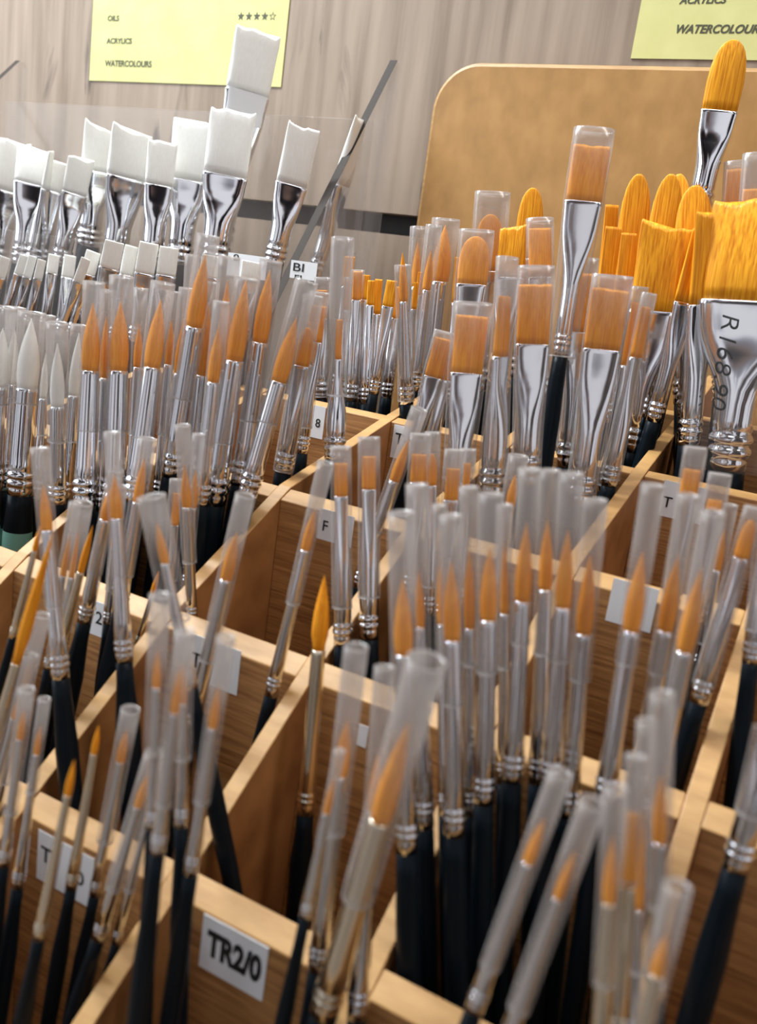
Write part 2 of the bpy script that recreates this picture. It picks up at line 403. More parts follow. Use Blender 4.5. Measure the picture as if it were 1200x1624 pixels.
b(c, 2, -1, 'r', 283, 592, 262, 795, 505, 16, 24, (457, 700, 26), .75)
b(c, 2, -1, 'r', 165, 600, 157, 810, 500, 16, 24, (460, 700, 24), .95)
b(c, 2, -1, 'r', 296, 560, 285, 760, 470, 16, 24, (404, 680, 22), .98)
# ---- white rounds at the far left
c = 'V'
b(c, 2, -2, 'r', 43, 615, 32, 783, 505, 34, 42, (495, 640, 42), .55, col='white', teal=1)
b(c, 2, -2, 'r', 17, 609, 5, 775, 520, 20, 36, (487, 630, 30), .75, col='white', teal=1)
b(c, 2, -2, 'r', 91, 644, 91, 797, 545, 22, 28, (512, 700, 34), .35, col='white', teal=1)
b(c, 2, -2, 'r', 68, 632, 58, 790, 560, 12, 28, (500, 690, 24), .80, col='white', teal=1)
b(c, 2, -2, 'r', 118, 627, 106, 790, 528, 20, 24, (515, 700, 28), .9, col='white', teal=1)
b(c, 2, -2, 'r', -2, 612, -14, 775, 520, 28, 34, (487, 640, 36), .5, col='white', teal=1)
# ---- left compartments, thin rounds
c = 'B'
b(c, 1, 0, 'r', 185, 822, 197, 1048, 752, 19, 29, (685, 915, 27), .35)
b(c, 1, 0, 'r', 75, 841, 96, 1074, 768, 18, 30, (710, 962, 30), .08)
b(c, 1, -1, 'r', 55, 873, 20, 1010, 828, 9, 13, None, .45, gold=1)
b(c, 1, -1, 'r', 100, 913, 75, 1060, 847, 10, 14, (797, 1000, 20), .30)
b(c, 1, -1, 'r', 113, 915, 90, 1060, 843, 10, 14, (797, 1000, 30), .50)
b(c, 1, -1, 'r', 128, 907, 96, 1030, 833, 12, 18, None, .40, gold=1)
b(c, 1, -1, 'r', 168, 823, 134, 985, 770, 20, 25, (745, 908, 24), .62)
b(c, 1, -1, 'r', 182, 868, 171, 988, 800, 14, 17, (770, 935, 20), .80)
b(c, 1, -1, 'r', 218, 796, 190, 965, 727, 16, 24, (695, 913, 28), .88)
b(c, 2, -1, 'f', 277, 833, 268, 960, 782, 13, 15, (760, 920, 26), .25)
b(c, 2, 0, 'r', 296, 804, 300, 985, 736, 15, 19, (674, 892, 25), .20)
b(c, 2, -1, 'r', 306, 805, 296, 930, 745, 13, 17, (688, 900, 20), .15)
b(c, 1, 1, 'r', 262, 893, 303, 1090, 827, 15, 24, (787, 985, 46), .10)
b(c, 1, 0, 'r', 358, 919, 304, 1152, 843, 20, 27, (785, 1047, 31), .55)
b(c, 1, -1, 'r', 242, 940, 219, 1020, 905, 8, 11, None, .95, gold=1)
b(c, 0, -1, 'r', 26, 1052, -14, 1230, 843, 15, 22, None, .45, gold=1, bulge=1.35, blab='long pointed orange bristle paintbrush without a sleeve leaning across the left edge')
# ---- foreground left centre
c = 'C'
b(c, 0, 1, 'r', 248, 1090, 240, 1312, 1031, 13, 20, (943, 1193, 33), .52)
b(c, 0, 1, 'r', 277, 1131, 250, 1350, 1054, 14, 26, (1000, 1277, 32), .32)
b(c, 0, 1, 'r', 291, 1115, 288, 1308, 1050, 12, 24, (1008, 1204, 30), .72)
b(c, 0, 1, 'r', 337, 1154, 303, 1384, 1087, 15, 25, (1010, 1272, 30), .60)
# ---- foreground left
c = 'D'
b(c, 0, 0, 'r', 107, 1261, 62, 1486, 1205, 12, 22, None, .35, gold=1)
b(c, 0, 0, 'r', 149, 1195, 113, 1407, 1150, 11, 20, None, .75, gold=1)
b(c, 0, 0, 'r', 191, 1207, 150, 1418, 1157, 15, 19, (1125, 1333, 30), .82)
b(c, 0, 0, 'r', 219, 1279, 156, 1487, 1226, 14, 24, (1195, 1408, 30), .55)
b(c, 0, 0, 'r', 234, 1300, 184, 1495, 1240, 11, 16, (1215, 1412, 22), .70)
b(c, 0, -1, 'r', 40, 1089, 0, 1330, 1047, 10, 22, (975, 1240, 26), .62)
b(c, 0, -1, 'r', 22, 1139, -18, 1340, 1100, 9, 18, (1040, 1270, 22), .45)
b(c, 0, 0, 'r', 32, 1172, 6, 1370, 1125, 11, 20, (1093, 1289, 26), .55)
b(c, 0, 0, 'r', 58, 1196, 28, 1405, 1150, 10, 21, (1108, 1257, 20), .70)
# ---- open compartments in the centre
c = 'E'
b(c, 1, 0, 'r', 484, 872, 430, 1102, 807, 16, 24, (733, 957, 26), .90, blab='slim sleeved orange round paintbrush leaning right in front of the F label')
b(c, 1, 1, 'r', 505, 1030, 484, 1288, 912, 22, 30, None, .72, gold=1, bulge=1.3, hand=1.35, blab='unsleeved bright orange round paintbrush with a long bare ferrule in the centre')
b(c, 2, 1, 'f', 541, 787, 543, 1022, 735, 22, 30, (708, 963, 33), .25, blab='left of two upright sleeved small flat paintbrushes beside the F label')
b(c, 2, 1, 'f', 585, 776, 585, 1012, 724, 23, 32, (693, 947, 35), .45, blab='right of two upright sleeved small flat paintbrushes beside the F label')
b(c, 3, 0, 'f', 536, 570, 530, 728, 507, 11, 33, (377, 628, 36), .12, thin=1, blab='small flat paintbrush with a long flared clear sleeve right of the 8 label')
# ---- behind the centre
c = 'G'
b(c, 2, 0, 'r', 625, 762, 566, 930, 697, 18, 22, (648, 842, 27), .88)
b(c, 2, 1, 'f', 662, 765, 650, 940, 721, 26, 26, (688, 900, 34), .60)
b(c, 2, 1, 'b', 684, 770, 680, 975, 720, 17, 24, (685, 930, 26), .80)
b(c, 2, 1, 'f', 715, 793, 700, 985, 743, 23, 24, (713, 940, 32), .62)
b(c, 2, 1, 'f', 739, 770, 728, 960, 735, 12, 22, (712, 930, 26), .80)
b(c, 2, 1, 'r', 809, 801, 780, 980, 752, 15, 20, (722, 940, 32), .85)
# ---- the full compartment in the centre right
c = 'F'
b(c, 1, 2, 'r', 640, 1037, 645, 1348, 918, 30, 38, (812, 1190, 44), .10)
b(c, 1, 2, 'r', 666, 995, 673, 1310, 905, 15, 32, (768, 1130, 36), .30)
b(c, 1, 2, 'r', 717, 1015, 721, 1322, 890, 27, 37, (817, 1117, 37), .22)
b(c, 1, 2, 'r', 744, 997, 745, 1290, 870, 17, 28, (772, 1055, 31), .62)
b(c, 1, 2, 'r', 774, 983, 767, 1272, 867, 27, 35, (783, 1067, 40), .42)
b(c, 1, 2, 'r', 799, 973, 798, 1240, 860, 14, 24, (800, 1060, 26), .92)
b(c, 1, 2, 'r', 828, 953, 812, 1237, 830, 26, 36, (743, 1020, 36), .55)
b(c, 1, 2, 'r', 864, 935, 852, 1240, 825, 22, 32, (745, 1037, 34), .85)
b(c, 1, 2, 'r', 892, 963, 872, 1245, 840, 26, 34, (750, 1048, 38), .55)
b(c, 1, 2, 'r', 925, 1005, 899, 1292, 880, 27, 36, (792, 1078, 38), .35)
b(c, 1, 2, 'r', 1000, 1000, 958, 1272, 875, 29, 36, (768, 1053, 37), .62)
b(c, 1, 2, 'r', 1054, 1000, 1012, 1262, 881, 26, 34, (785, 1067, 34), .75)
b(c, 1, 2, 'r', 1085, 1032, 1045, 1300, 901, 28, 34, (812, 1115, 37), .42)
b(c, 1, 2, 'r', 700, 990, 705, 1290, 880, 14, 22, (800, 1060, 24), .78)
# ---- right, behind the crowd
c = 'K'
b(c, 2, 2, 'b', 1174, 885, 1107, 1112, 825, 23, 32, (805, 1085, 34), .30)
b(c, 2, 2, 'f', 1091, 785, 1060, 980, 745, 29, 28, (709, 940, 36), .80)
b(c, 2, 2, 'f', 1131, 809, 1100, 1000, 793, 24, 28, (751, 960, 36), .75)
b(c, 2, 2, 'r', 1136, 904, 1115, 1060, 840, 13, 20, (800, 1020, 26), .55)
b(c, 2, 3, 'f', 1214, 860, 1190, 1050, 800, 24, 28, (770, 1000, 36), .60)
# ---- foreground centre
c = 'H'
b(c, 0, 1, 'r', 603, 1300, 530, 1605, 1147, 36, 52, (1047, 1423, 60), .30, gold=1)
b(c, 0, 1, 'r', 540, 1230, 513, 1535, 1140, 22, 34, (1025, 1320, 38), .55)
b(c, 0, 2, 'r', 592, 1285, 566, 1612, 1195, 20, 34, (1057, 1400, 34), .92)
b(c, 0, 1, 'r', 518, 1290, 484, 1453, 1230, 12, 20, (1190, 1337, 18), .85)
# ---- foreground right
c = 'I'
b(c, 0, 2, 'r', 837, 1368, 752, 1600, 1297, 19, 32, (1225, 1533, 38), .62)
b(c, 0, 2, 'r', 885, 1424, 800, 1660, 1348, 18, 32, (1272, 1600, 42), .50)
c = 'J'
b(c, 0, 3, 'r', 965, 1431, 949, 1680, 1326, 22, 32, (1250, 1560, 40), .45, gold=1)
b(c, 0, 3, 'f', 994, 1406, 978, 1640, 1290, 26, 28, (1198, 1400, 34), .65, gold=1, col='amber')
b(c, 0, 3, 'r', 1013, 1443, 1004, 1640, 1277, 14, 24, (1143, 1540, 34), .85)
b(c, 0, 3, 'r', 1045, 1336, 1045, 1580, 1230, 22, 32, (1100, 1438, 39), .80)
b(c, 0, 3, 'r', 1041, 1545, 990, 1690, 1480, 22, 30, (1405, 1640, 44), .35, gold=1)
b(c, 1, 3, 'f', 1228, 1150, 1166, 1375, 1060, 46, 44, (1158, 1290, 62), .35, blab='thick paintbrush with crinkled plastic around its ferrule at the right edge')
# ---- tall flats in the middle of the rack
c = 'N'
b(c, 3, 1, 'f', 740, 592, 716, 800, 502, 52, 38, (480, 760, 62), .50)
b(c, 3, 1, 'f', 794, 565, 779, 785, 471, 46, 40, (408, 780, 54), .25, rot=66)
b(c, 3, 1, 'f', 844, 546, 832, 770, 452, 54, 44, (422, 760, 58), .42)
b(c, 3, 1, 'f', 917, 527, 898, 740, 435, 40, 34, (410, 720, 44), .92)
b(c, 3, 1, 'f', 954, 554, 922, 800, 460, 60, 42, (437, 780, 62), .62)
b(c, 3, 1, 'f', 925, 320, 888, 566, 232, 60, 26, (205, 567, 62), .90, blab='tallest sleeved orange flat paintbrush standing against the brown back board')
b(c, 3, 1, 'f', 994, 579, 960, 780, 480, 26, 28, (455, 770, 34), .88, rot=50)
b(c, 3, 1, 'f', 1008, 567, 975, 770, 487, 26, 26, (465, 760, 32), .98, rot=55)
b(c, 3, 0, 'f', 687, 598, 655, 720, 537, 30, 26, (526, 710, 36), .45)
b(c, 3, 0, 'f', 704, 602, 672, 740, 540, 22, 26, (530, 715, 34), .60)
# ---- unsleeved wide amber flats at the top right
c = 'O'
b(c, 4, 1, 'b', 1140, 176, 1105, 340, 63, 57, 38, None, .92, col='amber', blab='tall amber filbert paintbrush rising above the rest, overlapping the yellow card')
b(c, 4, 1, 'b', 995, 450, 975, 640, 276, 50, 34, None, .70, col='amber')
b(c, 4, 1, 'b', 1040, 450, 1018, 640, 276, 50, 34, None, .85, col='amber')
b(c, 4, 2, 'b', 1080, 450, 1074, 640, 276, 44, 32, None, .85, col='amber')
b(c, 4, 2, 'b', 1097, 450, 1090, 660, 294, 60, 34, None, .62, col='amber')
b(c, 4, 1, 'f', 958, 460, 940, 650, 325, 26, 26, None, .75, col='amber', rot=30)
b(c, 4, 1, 'f', 958, 480, 935, 660, 360, 30, 28, None, .45, col='amber', rot=20)
b(c, 4, 1, 'f', 984, 480, 960, 670, 370, 28, 28, None, .35, col='amber', rot=20)
b(c, 4, 1, 'f', 1038, 492, 1004, 715, 362, 82, 34, None, .22, col='amber', slant=-.12)
b(c, 4, 1, 'f', 1087, 480, 1052, 668, 368, 40, 26, None, .30, col='amber', rot=20)
b(c, 4, 2, 'f', 1192, 478, 1150, 745, 322, 164, 64, None, .22, col='amber', note=1, blab='widest amber flat paintbrush with R168.90 handwritten on its metal ferrule')
b(c, 4, 2, 'f', 1112, 484, 1092, 705, 340, 44, 36, None, .50, col='amber', rot=25)
b(c, 4, 2, 'f', 1190, 400, 1180, 640, 300, 40, 34, (243, 600, 48), .80)
b(c, 4, 2, 'f', 1160, 400, 1150, 640, 268, 36, 34, (256, 600, 40), .92)
# ---- upper middle, near the left end of the back board
c = 'P'
b(c, 4, 0, 'b', 834, 410, 815, 600, 298, 42, 30, None, .90, col='amber')
b(c, 4, 0, 'b', 772, 430, 758, 620, 340, 46, 32, (305, 600, 56), .85)
b(c, 4, 0, 'f', 808, 440, 790, 630, 362, 46, 32, None, .55, col='amber', slant=.2)
b(c, 4, 1, 'f', 856, 440, 840, 630, 362, 38, 32, (347, 600, 44), .70)
b(c, 4, 0, 'b', 748, 451, 730, 640, 375, 50, 32, (365, 600, 56), .45)
b(c, 4, -1, 'r', 697, 446, 682, 640, 357, 30, 30, (347, 610, 44), .50)
b(c, 4, 0, 'r', 640, 478, 634, 640, 400, 14, 24, (420, 636, 27), .12)
b(c, 4, -1, 'r', 658, 455, 648, 610, 383, 14, 20, (360, 580, 28), .75)
b(c, 4, -1, 'r', 676, 460, 662, 620, 395, 14, 20, (357, 590, 26), .55)
b(c, 4, -1, 'f', 656, 490, 648, 620, 448, 11, 18, None, .35, col='amber', rot=40)
b(c, 4, -1, 'f', 664, 468, 655, 620, 432, 10, 18, None, .45, col='amber', rot=40)
b(c, 4, 0, 'f', 722, 480, 712, 640, 408, 16, 20, None, .70, col='amber', rot=50)
# ---- small oranges behind the 8 label
c = 'Q'
b(c, 4, -1, 'f', 550, 455, 535, 620, 407, 18, 22, None, .75, col='amber')
b(c, 4, -1, 'f', 552, 492, 544, 632, 445, 14, 22, (440, 620, 20), .40)
b(c, 4, -1, 'f', 565, 476, 557, 636, 430, 16, 21, (428, 630, 22), .30)
b(c, 4, -1, 'f', 578, 475, 571, 640, 436, 16, 20, None, .50, col='amber')
b(c, 4, -1, 'f', 587, 484, 580, 640, 445, 13, 19, None, .30, col='amber')
b(c, 4, -1, 'f', 597, 498, 588, 635, 443, 13, 18, None, .60, col='orange')
b(c, 4, -1, 'f', 615, 486, 592, 625, 445, 19, 17, None, .20, col='amber')
b(c, 4, -1, 'f', 510, 505, 508, 632, 460, 18, 24, (440, 630, 26), .30)
b(c, 4, -1, 'f', 626, 505, 612, 630, 455, 12, 20, None, .75, col='orange')
# ---- white bristle flats standing in the acrylic tray
c = 'S'
b(c, 5, -9, 'f', 392, 148, 345, 400, 52, 72, 40, None, .46, col='white', sticker=(146, 196), blab='tallest white bristle flat paintbrush with a blank paper sticker on its ferrule')
b(c, 5, -9, 'f', 357, 278, 338, 420, 178, 72, 46, None, .425, col='white')
b(c, 5, -9, 'f', 297, 286, 283, 420, 193, 62, 40, None, .45, col='white')
b(c, 5, -9, 'f', 252, 294, 240, 420, 226, 46, 34, None, .43, col='white')
b(c, 5, -9, 'f', 200, 282, 180, 420, 210, 64, 40, None, .435, col='white', slant=-.1)
b(c, 5, -9, 'f', 152, 272, 140, 390, 203, 48, 38, None, .45, col='white', slant=-.25)
b(c, 5, -9, 'f', 118, 307, 95, 420, 253, 40, 30, None, .43, col='white')
b(c, 5, -9, 'f', 86, 304, 66, 420, 257, 26, 26, None, .455, col='white')
b(c, 5, -9, 'f', 50, 292, 35, 420, 237, 54, 34, None, .44, col='white')
b(c, 5, -9, 'f', 12, 304, -5, 420, 226, 50, 34, None, .46, col='white')
b(c, 5, -9, 'f', 72, 300, 52, 420, 240, 30, 26, None, .42, col='white', rot=75)
b(c, 5, -9, 'f', 462, 293, 434, 418, 203, 52, 34, None, .43, col='white', blab='white bristle flat paintbrush standing alone left of the slanted acrylic edge')
b(c, 5, -9, 'f', 541, 294, 482, 440, 191, 60, 26, None, .44, col='white', rot=72, blab='white flat paintbrush seen edge-on behind the slanted acrylic edge')
# ---- smaller white flats in front of the tray
c = 'U'
for (x, y, ex, ey, t, w_, wb) in ((29, 435, 8, 500, 405, 14, 14), (43, 440, 24, 510, 406, 14, 14), (60, 442, 44, 515, 412, 14, 15), (82, 433, 70, 520, 404, 18, 16),
        (107, 440, 96, 525, 405, 20, 18), (139, 434, 118, 530, 399, 24, 18), (173, 425, 150, 530, 383, 32, 22), (200, 436, 180, 540, 390, 22, 20),
        (229, 434, 212, 540, 385, 32, 22), (263, 437, 250, 540, 392, 32, 22), (330, 440, 318, 540, 405, 30, 22), (396, 444, 384, 540, 415, 34, 22),
        (124, 446, 100, 530, 410, 16, 16), (0, 440, -20, 510, 408, 16, 16)):
    b(c, 4, -9, 'f', x, y, ex, ey, t, w_, wb, None, .352 + .02 * (x % 3) / 2, col='white')

CL = {
 'A': ('sleeved round paintbrushes in the compartment left of the 8 label', 'in the crowded compartment left of the 8 label'),
 'V': ('white bristle round paintbrushes at the far left', 'with teal banded handle at the far left edge'),
 'B': ('slim round paintbrushes in the left compartments', 'in the left compartments near the 2 label'),
 'C': ('slim blurred paintbrushes left of the TR2/0 label', 'in the front bay left of the TR2/0 label'),
 'D': ('slim paintbrushes in the front left compartment', 'in the front left compartment'),
 'E': ('paintbrushes in the open centre compartments', 'in the open centre compartments'),
 'G': ('small sleeved paintbrushes behind the centre divider', 'behind the big central crowd, beside the two upright flats'),
 'F': ('large sleeved round paintbrushes in the central crowd', 'in the dense row right of centre'),
 'K': ('sleeved paintbrushes in the right compartment', 'in the right compartment below the wide R168.90 brush'),
 'H': ('blurred paintbrushes in front of the centre divider', 'in the foreground just right of the TR2/0 label'),
 'I': ('leaning sleeved paintbrushes over the dark front compartment', 'leaning over the dark bottom compartment'),
 'J': ('blurred paintbrushes at the bottom right', 'in the blurred bunch at bottom right'),
 'N': ('sleeved orange flat paintbrushes behind the central crowd', 'in the tall bunch left of the wide amber flats'),
 'O': ('wide amber flat paintbrushes in front of the back board', 'in front of the brown back board at upper right'),
 'P': ('paintbrushes near the left end of the back board', 'near the left end of the brown back board'),
 'Q': ('small flat paintbrushes behind the 8 label', 'in the small cluster directly above the 8 label'),
 'S': ('wide white flat paintbrushes in the acrylic tray', 'in the back row of the acrylic tray'),
 'U': ('small white flat paintbrushes in front of the acrylic tray', 'in the small front row below the wide white brushes'),
}
ORD = ['first', 'second', 'third', 'fourth', 'fifth', 'sixth', 'seventh', 'eighth', 'ninth', 'tenth', 'eleventh', 'twelfth', 'thirteenth', 'fourteenth', 'fifteenth', 'sixteenth', 'seventeenth']
KN = {'r': 'round', 'f': 'flat', 'b': 'filbert'}
for cl in CL:
    for kd in 'rfb':
        for slv in (0, 1):
            g = sorted([q for q in B if q['cl'] == cl and q['kind'] == kd and bool(q['sl']) == bool(slv) and 'blab' not in q], key=lambda q: q['jx'])
            for n_, q in enumerate(g):
                col = 'white' if q.get('col') == 'white' else ('amber' if q.get('col') == 'amber' else 'orange')
                cols = set('white' if z.get('col') == 'white' else 'o' for z in g)
                s = 'sleeved' if q['sl'] else 'bare'
                o_ = '' if len(g) == 1 else (ORD[n_] + ' from left of the ')
                if len(g) == 1: q['blab'] = 'only %s %s %s paintbrush %s' % (s, col, KN[kd], CL[cl][1])
                elif n_ == len(g) - 1: q['blab'] = 'rightmost %s %s paintbrush %s' % (s, KN[kd], CL[cl][1])
                elif n_ == 0: q['blab'] = 'leftmost %s %s paintbrush %s' % (s, KN[kd], CL[cl][1])
                else: q['blab'] = '%s from left %s %s paintbrush %s' % (ORD[n_], s, KN[kd], CL[cl][1])

# --- place every brush: joint at its depth, foot inside its own compartment, clear of its neighbours
ZS = np.arange(-.37, .20, .008)
placed = []
def bounds(q):
    k, j = q['k'], q['j']
    if j == -9:
        if q['cl'] == 'S': return XL + .004, SX - .008, yk + .004, bY2 - .004, -.155, q['d']
        return COLX[0] - .5, AX - .003, GY[4] + .005, yk - .002, BASE, q['d']
    x0, x1 = cellx(j)
    return x0, x1, GY[k], GY[k + 1] - TH, floor_z(k), GY[k] + q['d'] * (GY[k + 1] - TH - GY[k])
def axis_for(q, Y1, yb, sh=0):
    fz = bounds(q)[4]
    r1, r2 = ray(q['jx'], q['jy']), ray(q['ex'] + sh, q['ey'])
    n = np.cross(r1, r2); P1 = r1 * (Y1 / r1[1])
    xb = (-n[2] * (fz + .0015) - n[1] * yb) / n[0]
    return P1, np.array([xb, yb, fz + .0015])
def t_at(P1, d, py):
    # parameter where the axis reaches image row py
    a = RC[1] @ P1 * F - (py - 812) * (RC[2] @ P1); c_ = RC[1] @ d * F - (py - 812) * (RC[2] @ d)
    return -a / c_
def solve(q):
    x0, x1, y0, y1, fz, Y0 = bounds(q)
    best = None
    PP = np.array([p for p, _ in placed]) if placed else None; PR = np.array([r_ for _, r_ in placed]) if placed else None
    for sh in (0, -5, 5, -10, 10, -16, 16):
        if best is not None and best[0] < 1.2 + abs(sh) * .25: break
        for dy in np.linspace(-.02, .02, 11):
            Y1 = Y0 + dy
            for yb in np.linspace(y0 + .003, y1 - .003, 9):
                P1, Q = axis_for(q, Y1, yb, sh)
                L = np.linalg.norm(P1 - Q); d = (P1 - Q) / L
                tf = t_at(P1, d, q['ey']); tt = t_at(P1, d, q['sl'][0] if q['sl'] else q['ty'])
                cz = czof(P1); r0 = .5 * q['w'] * cz / F; rb = .5 * q['wb'] * cz / F
                if q['kind'] == 'f': r0 *= .5
                rs = max(r0, .5 * q['sl'][2] * cz / F * (1 if q['kind'] == 'r' else .6)) if q['sl'] else r0
                s = (ZS - P1[2]) / d[2]
                pos = P1[None, :2] + s[:, None] * d[None, :2]
                rad = np.where(s > tt, 0, np.where(s > 0, rs, np.where(s > tf, max(rb * 1.1, rs if q['sl'] else 0),
                      rb * q.get('hand', 1.12) * np.interp((s + L) / (tf + L + 1e-9), [0, .02, .35, .62, .8, .9, 1], [.2, .36, .5, .78, .97, 1, .98]))))
                rad = np.where(ZS < fz, 0, np.where(rad > 0, rad + .0004, 0)); on = rad > 0
                cost = abs(dy) * 40 + abs(yb - Y1) * 6 + max(0, yb - Y1) * 10 + abs(sh) * .12
                if q['j'] != -9:
                    # stay between the dividers and panels wherever those are as tall
                    low = on & (ZS < np.interp(pos[:, 1], GY, GZ) + .002)
                    cost += 2000 * float((np.clip(x0 + rad - pos[:, 0], 0, 1) + np.clip(pos[:, 0] + rad - x1, 0, 1))[low].sum())
                    cost += 2000 * float(np.clip(y0 + rad - pos[:, 1], 0, 1)[on & (ZS < GZ[q['k']])].sum())
                    cost += 2000 * float(np.clip(pos[:, 1] + rad - y1, 0, 1)[on & (ZS < GZ[q['k'] + 1])].sum())
                    if q['k'] == 4: cost += 900 * float(np.clip(pos[:, 1] + rad - bY, 0, 1)[on].sum())
                else:
                    cost += 3000 * (max(0, x0 - Q[0]) + max(0, Q[0] - x1))
                    cost += 900 * float(np.clip(pos[:, 0] + rad - (SX - .0065), 0, 1)[on & (pos[:, 1] > yk)].sum())
                    if q['cl'] == 'U': cost += 900 * float(np.clip(pos[:, 1] + rad - (yk - .001), 0, 1)[on].sum())
                if PP is not None:
                    dd = np.hypot(PP[:, :, 0] - pos[None, :, 0], PP[:, :, 1] - pos[None, :, 1])
                    pen = np.clip(rad[None] + PR - dd, 0, 1) * on[None] * (PR > 0)
                    cost += 900 * float(pen.sum())
                if best is None or cost < best[0]: best = (cost, P1, Q, d, L, tf, pos, rad)
    placed.append((best[6], best[7]))
    return best
tot = 0
def fer_sec(kind, u, a0, b0, rb):
    """half axes of the ferrule at u: 0 = bristle joint, 1 = handle end"""
    if kind == 'r':
        return (a0 + (rb - a0) * u,) * 2
    s = min(1, max(0, (u - .10) / .50)); s = s * s * (3 - 2 * s)
    return a0 * (1 - .06 * min(1, u / .1)) * (1 - s) + rb * s, b0 * (1 - s) + rb * s
def make_brush(q):
    global tot
    cost, P1, Q, d, L, tf, _, _ = solve(q); tot += cost
    if cost > 25: print('COST', q['cl'], q['jx'], round(cost, 1))
    cz = czof(P1); px = cz / F; kind = q['kind']
    a0 = .5 * q['w'] * px; rb = .5 * q['wb'] * px; b0 = a0 * (.30 if kind != 'r' else 1)
    if kind != 'r' and q['w'] < 30: b0 = a0 * .42
    if q.get('thin'): b0 = a0 * .8
    lt = t_at(P1, d, q['ty']); lf = -tf
    root = empty({'r': 'round_paintbrush', 'f': 'flat_paintbrush', 'b': 'filbert_paintbrush'}[kind], Q,
                 label=q['blab'], category='paintbrush', group=CL[q['cl']][0])
    zax = Vector(d); view = Vector(P1).normalized(); xax = zax.cross(view).normalized() * -1
    xax = xax if xax.x > 0 else -xax
    yax = zax.cross(xax)
    R_ = Matrix((xax, yax, zax)).transposed() @ Matrix.Rotation(math.radians(q.get('rot', random.uniform(-8, 8))), 3, 'Z')
    root.matrix_world = Matrix.Translation(Vector(Q)) @ R_.to_4x4()
    z0 = L            # local height of the joint
    zf = L - lf       # ferrule end
    col = M[q.get('col', 'orange')]
    # handle: belly under the ferrule, then a long taper to a rounded foot
    H = zf; hb = rb * q.get('hand', 1.12)
    hs = [(0, .2 * rb, .2 * rb), (.003, .36 * rb, .36 * rb), (H * .35, .5 * hb, .5 * hb), (H * .62, .78 * hb, .78 * hb), (H * .8, .97 * hb, .97 * hb),
          (H * .9, hb, hb), (H * .97, .98 * rb, .98 * rb), (H + .002, .93 * rb, .93 * rb)]
    if q.get('teal'):
        zt_ = zf - 62 * px
        hs = [s for s in hs if s[0] < zt_ - .004 or s[0] > zt_ + .004]; i_ = sum(1 for s in hs if s[0] < zt_)
        hs.insert(i_, (zt_, hb * .99, hb * .99))
        loft('handle', hs, [M['black'], M['teal']], root, 20, fm_split=i_)
    else: loft('handle', hs, M['black'], root, 20)
    # ferrule with two crimp rings
    fs = []; fc = []
    us = [0, .006, .03, .1, .17, .24, .31, .38, .45, .52, .6, .7]
    for u in us:
        a, b_ = fer_sec(kind, u, a0, b0, rb); e = 2.0
        if kind != 'r': e = 2.0 + 2.2 * (1 - min(1, max(0, (u - .1) / .4)))
        if u == 0: a *= .93; b_ *= .93
        if kind != 'r' and .1 < u < .35 and q['w'] > 30: b_ *= 1 - .12 * math.sin((u - .1) / .25 * math.pi)
        fs.append((z0 - u * lf, a, b_, e)); fc.append(0)
    ringh = min(.16 * lf, rb * 1.5); zr = zf + .06 * lf
    for (dz, g, fcet) in ((2.35, 1, 0), (2.1, .93, 0), (1.9, 1.03, .02), (1.62, 1.1, .03), (1.35, 1.03, .02), (1.15, .92, 0), (.95, 1.03, .02), (.68, 1.1, .03), (.4, 1.03, .02), (.2, .94, 0), (0, .98, .01)):
        fs.append((zr + dz * ringh * .5, rb * g, rb * g)); fc.append(fcet)
    fs.append((zf, rb * .99, rb * .99)); fc.append(0)
    fs = fs[::-1]; fc = fc[::-1]
    fer = loft('ferrule', fs, M['champagne' if q.get('gold') else 'silver'], root, 36 if a0 > .002 else 24, facet=fc)
    # bristles
    a1 = a0 * .94; b1 = b0 * .94; bl_ = lt + .0005
    if kind == 'r':
        bu = q.get('bulge', 1.06)
        pr_ = [(0, .95), (.1, 1.0), (.22, bu), (.36, bu * .98), (.5, .88 * bu), (.62, .74 * bu), (.74, .54 * bu), (.84, .35 * bu), (.92, .19 * bu), (.975, .08), (1, .015)]
        ss = [(z0 - .0005 + u * bl_, a1 * g, a1 * g) for u, g in pr_]
        loft('bristles', ss, col, root, 20)
    elif kind == 'f':
        big = q['w'] > 38
        fl = 1.05 if big else .98
        pr_ = [(0, 1, 1), (.15, 1.01, 1.08), (.35, 1.02, 1.0), (.6, (1 + fl) / 2, .75), (.85, fl, .45), (.96, fl * .99, .28), (1, fl * .97, .16)]
        ss = [(z0 - .0005 + u * bl_, a1 * g, b1 * h, 3.4) for u, g, h in pr_]
        loft('bristles', ss, col, root, 72 if big else 28, slant=q.get('slant', random.uniform(-.04, .04)), ragged=.0007 if big else .0002,
             wavy=(lambda x, p_=random.uniform(0, 6), g=a1: g * .055 * (math.sin(x / g * 4 + p_) + .6 * math.sin(x / g * 9 + p_ * 2) + 1.6 * (x / g) ** 2)) if big and not q['sl'] else None)
    else:
        pr_ = [(0, 1, 1), (.15, 1.03, 1.1), (.4, 1.05, 1.0), (.6, 1.0, .85), (.75, .9, .7), (.86, .74, .5), (.93, .56, .35), (.98, .33, .2), (1, .14, .1)]
        ss = [(z0 - .0005 + u * bl_, a1 * g, b1 * h, 2.6) for u, g, h in pr_]
        loft('bristles', ss, col, root, 40)
